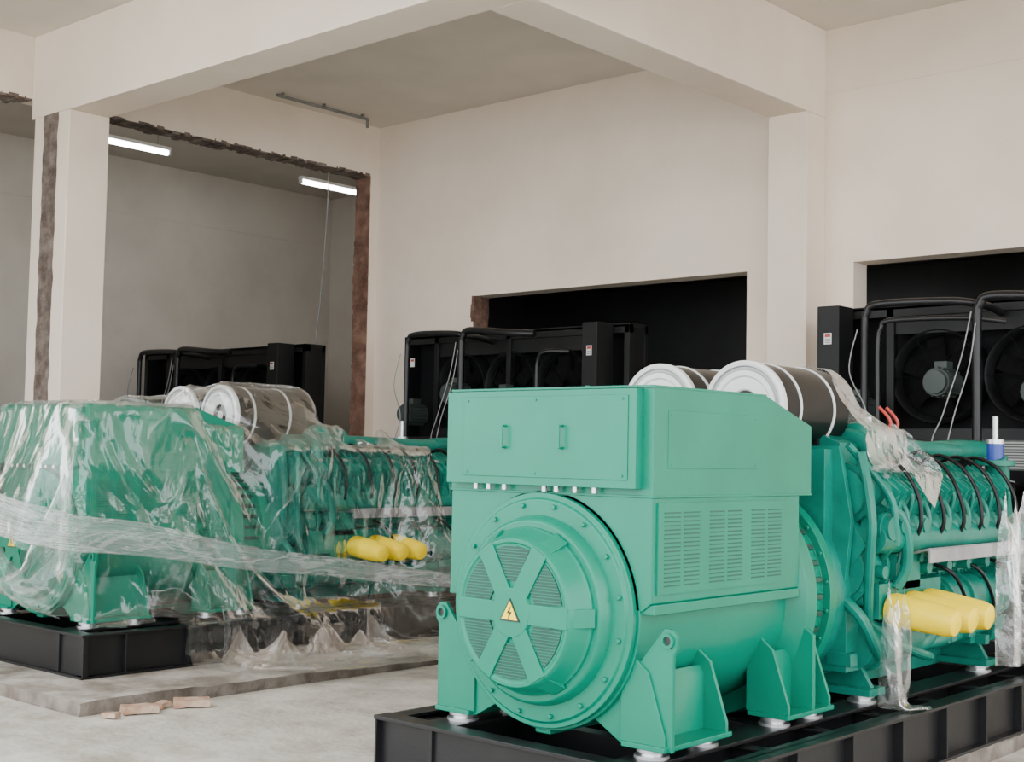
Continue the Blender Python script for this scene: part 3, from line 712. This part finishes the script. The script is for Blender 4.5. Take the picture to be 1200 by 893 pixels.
def sheet_obj(name,P,mat,origin,wr=.003,sub=1,relax=1,mask=None):
    for _ in range(relax):
        Q=P.copy(); Q[1:-1,1:-1]=P[1:-1,1:-1]*.5+.125*(P[:-2,1:-1]+P[2:,1:-1]+P[1:-1,:-2]+P[1:-1,2:]); P=Q
    nu,nv,_=P.shape
    me=bpy.data.meshes.new(name)
    vs=P.reshape(-1,3).tolist()
    fs=[(i*nv+j,i*nv+j+1,(i+1)*nv+j+1,(i+1)*nv+j) for i in range(nu-1) for j in range(nv-1) if (mask is None or mask(i/(nu-1),j/(nv-1)))]
    me.from_pydata(vs,[],fs); me.update()
    bm=bmesh.new(); bm.from_mesh(me)
    bmesh.ops.delete(bm,geom=[v for v in bm.verts if not v.link_faces],context='VERTS')
    if sub: bmesh.ops.subdivide_edges(bm,edges=bm.edges[:],cuts=1,use_grid_fill=True,smooth=1)
    bm.normal_update()
    for v in bm.verts:
        c=v.co
        n1=1-abs(noise.noise(Vector((c.x*4,c.y*4+c.z*2,c.z*2.2))))*2
        v.co=c+v.normal*(wr*(n1**3*1.6))
    bm.to_mesh(me); bm.free()
    for p_ in me.polygons: p_.use_smooth=True
    me.materials.append(mat)
    o=bpy.data.objects.new(name,me); COL.objects.link(o); o.location=origin
    return o
bx=[(-.70,.70,-.12,1.06,2.225),(-.70,.70,-.06,1.55,2.08),(-.74,.74,-.06,1.72,1.70),(-.42,.42,-.32,0,1.48),(-.66,.66,1.7,2.70,2.10),(-.88,.88,1.7,4.4,1.92),(-1.05,1.05,-.24,5.6,.455)]
cy=[(.17,2.16,.31,1.55,2.50),(-.44,2.16,.31,1.55,2.50)]
X0,X1,Y0,Y1=-1.2,3.65,-1.05,3.85
def msk(u,v):
    x=X0+u*(X1-X0); y=Y0+v*(Y1-Y0)
    lim=1.98+min(1,max(0,(y-.70)/.5))*1.7
    e=.05*math.sin(y*9)+.04*math.sin(x*13+y*5)
    return x<=lim+e
pn=[(1.98,-1.02,(-.35,-.45,1.42),0),(2.45,3.83,(2.15,3.95,.72),0)]
for px in(-.6,.6):
    for py in(0,.95): pn.append((px,py,(px,py,2.235),0))
pn+= [(.2,3.6,(.30,3.30,2.12),0),(-.5,3.6,(-.5,3.30,2.10),0),(3.6,1.2,(1.46,1.4,.13),0),(3.6,1.9,(1.62,1.9,.13),0),(3.6,2.6,(1.70,2.45,.13),0)]
P=drape(X0,X1,Y0,Y1,.05,2.75,bx,pn,cyls=cy,steps=320,jit=.004,bend=.3)
o=sheet_obj('plastic_sheet',P,PLASTIC,O2,.008,mask=msk,relax=1); top(o,'plastic sheet','clear crinkled plastic sheet draped over the green generator')
def fan(path,name,mat,origin,npl,amp,label,seed=2):
    rng=random.Random(seed)
    n=90; w=90; rows=[]
    K=len(path)-1
    ph=[rng.uniform(0,6.28) for _ in range(6)]
    for i in range(n+1):
        t=i/n*K; k=min(int(t),K-1); f=t-k
        A=path[max(k-1,0)];B=path[k];C=path[k+1];D=path[min(k+2,K)]
        q=[.5*((2*B[j])+(C[j]-A[j])*f+(2*A[j]-5*B[j]+4*C[j]-D[j])*f*f+(3*B[j]-A[j]-3*C[j]+D[j])*f**3) for j in range(4)]
        d=Vector((C[0]-B[0],C[1]-B[1],0)).normalized(); out=Vector((d.y,-d.x,0))
        row=[]
        for j in range(w+1):
            s=j/w; a2=amp*(.35+.65*min(1,q[3]/.4))
            off=a2*(1.4*(1-abs(math.sin(s*npl*3.14+ph[0]+t*.5))**.7)+.7*math.sin(s*npl*2.3*6.28+ph[1]-t*.7))+.015*noise.noise(Vector((t*2,s*8,seed)))
            wob=.03*noise.noise(Vector((t*1.5,s*5,seed+3)))
            row.append(Vector((q[0],q[1],q[2]+(.5-s)*q[3]+wob))+out*(off+a2*1.6))
        rows.append(row)
    P=np.array([[list(v) for v in row] for row in rows])
    o=sheet_obj(name,P,mat,origin,.001,0,0); top(o,'plastic sheet',label); return o
fan([(-1.0,-.56,1.50,.46),(-.2,-.60,1.43,.40),(.84,-.46,1.25,.30),(1.12,.2,1.14,.25),(1.42,1.6,.91,.17),(1.80,3.2,.70,.12),(2.35,4.6,.58,.11)],'plastic_strip',PLASTICR,O2,7,.024,'gathered clear plastic stretched taut around the generator')
tops=[(-1.20,-.45+.05*k,(.02+.028*k,-.66,1.22-.006*k),0) for k in range(0,13,3)]
P=drape(-1.20,-.35,-.45,.15,.03,.0,[(-1.05,1.05,-.24,5.6,.455),(-.42,.42,-.36,0,1.48)],tops,steps=180,seed=8,vertical=True,jit=.010)
o=sheet_obj('plastic_strip',P,PLASTIC3,O2,.010); top(o,'plastic sheet','whitish bunched plastic hanging at the generator corner')
hp=[(.9,.9,(1.10,1.20,.40),0),(.9,3.0,(1.10,2.6,.46),0),(2.2,.9,(1.52,1.30,.14),0),(2.2,3.0,(1.58,2.4,.14),0),(1.5,2.0,(1.28,1.95,.52),0),(1.5,1.4,(1.28,1.5,.42),0),(1.7,1.7,(1.45,1.7,.20),0),(1.7,2.4,(1.42,2.2,.36),0)]
P=drape(.9,2.2,.9,3.0,.032,.9,[(-1.05,1.05,-.24,5.6,.455)],hp,steps=140,seed=12,jit=.010,bend=.12)
o=sheet_obj('plastic_sheet',P,PLASTICB,O2,.008); top(o,'plastic sheet','dusty brownish crumpled plastic heap on the concrete plinth')
O1=(-4.38,5.17,0)
b1=[(-.66,.66,2.05,2.75,2.06),(-.84,.84,2.0,4.4,1.80)]
P=drape(-.30,.85,2.05,2.85,.03,2.55,b1,[(-.30,2.08,(-.02,2.26,2.45),0),(-.30,2.80,(.16,2.72,2.32),0),(.15,2.08,(.37,2.22,2.38),0),(.25,2.80,(.54,2.70,2.12),0)],cyls=[(.17,2.16,.285,1.55,2.48)],steps=220,seed=3,jit=.006)
o=sheet_obj('plastic_sheet',P,PLASTIC2,O1,.006); top(o,'plastic sheet','crumpled clear plastic draped over the air filter end')
tops=[( -1.25,2.2+.2*k,(.90,1.98+.10*k,1.20-.02*k),0) for k in range(0,3)]
P=drape(-1.25,-.58,2.2,2.60,.022,.95,[(-1.05,1.05,-.2,5.7,.44),(.1,.80,1.9,3.3,1.14)],tops,steps=200,seed=5,vertical=True,jit=.008)
o=sheet_obj('plastic_strip',P,PLASTIC2,O1,.006); top(o,'plastic sheet','small clear plastic strip hanging beside the yellow filters')
tops=[( -1.75,3.3+.26*k,(.90,3.68+.17*k,1.70+(.03 if k%2 else -.02)),0) for k in range(0,5)]
P=drape(-1.75,-.85,3.3,4.35,.03,.95,[(-1.05,1.05,-.2,5.7,.44),(.1,.86,2.0,4.4,1.3)],tops,steps=200,seed=6,vertical=True,jit=.008)
o=sheet_obj('plastic_strip',P,PLASTIC2,O1,.006); top(o,'plastic sheet','clear plastic hanging from the engine front')

# ------------------------------------------------------------------ light
w=bpy.data.worlds.new('world'); scn.world=w; w.use_nodes=True
bg=w.node_tree.nodes['Background']; bg.inputs[0].default_value=(.95,.975,1,1); bg.inputs[1].default_value=5.7
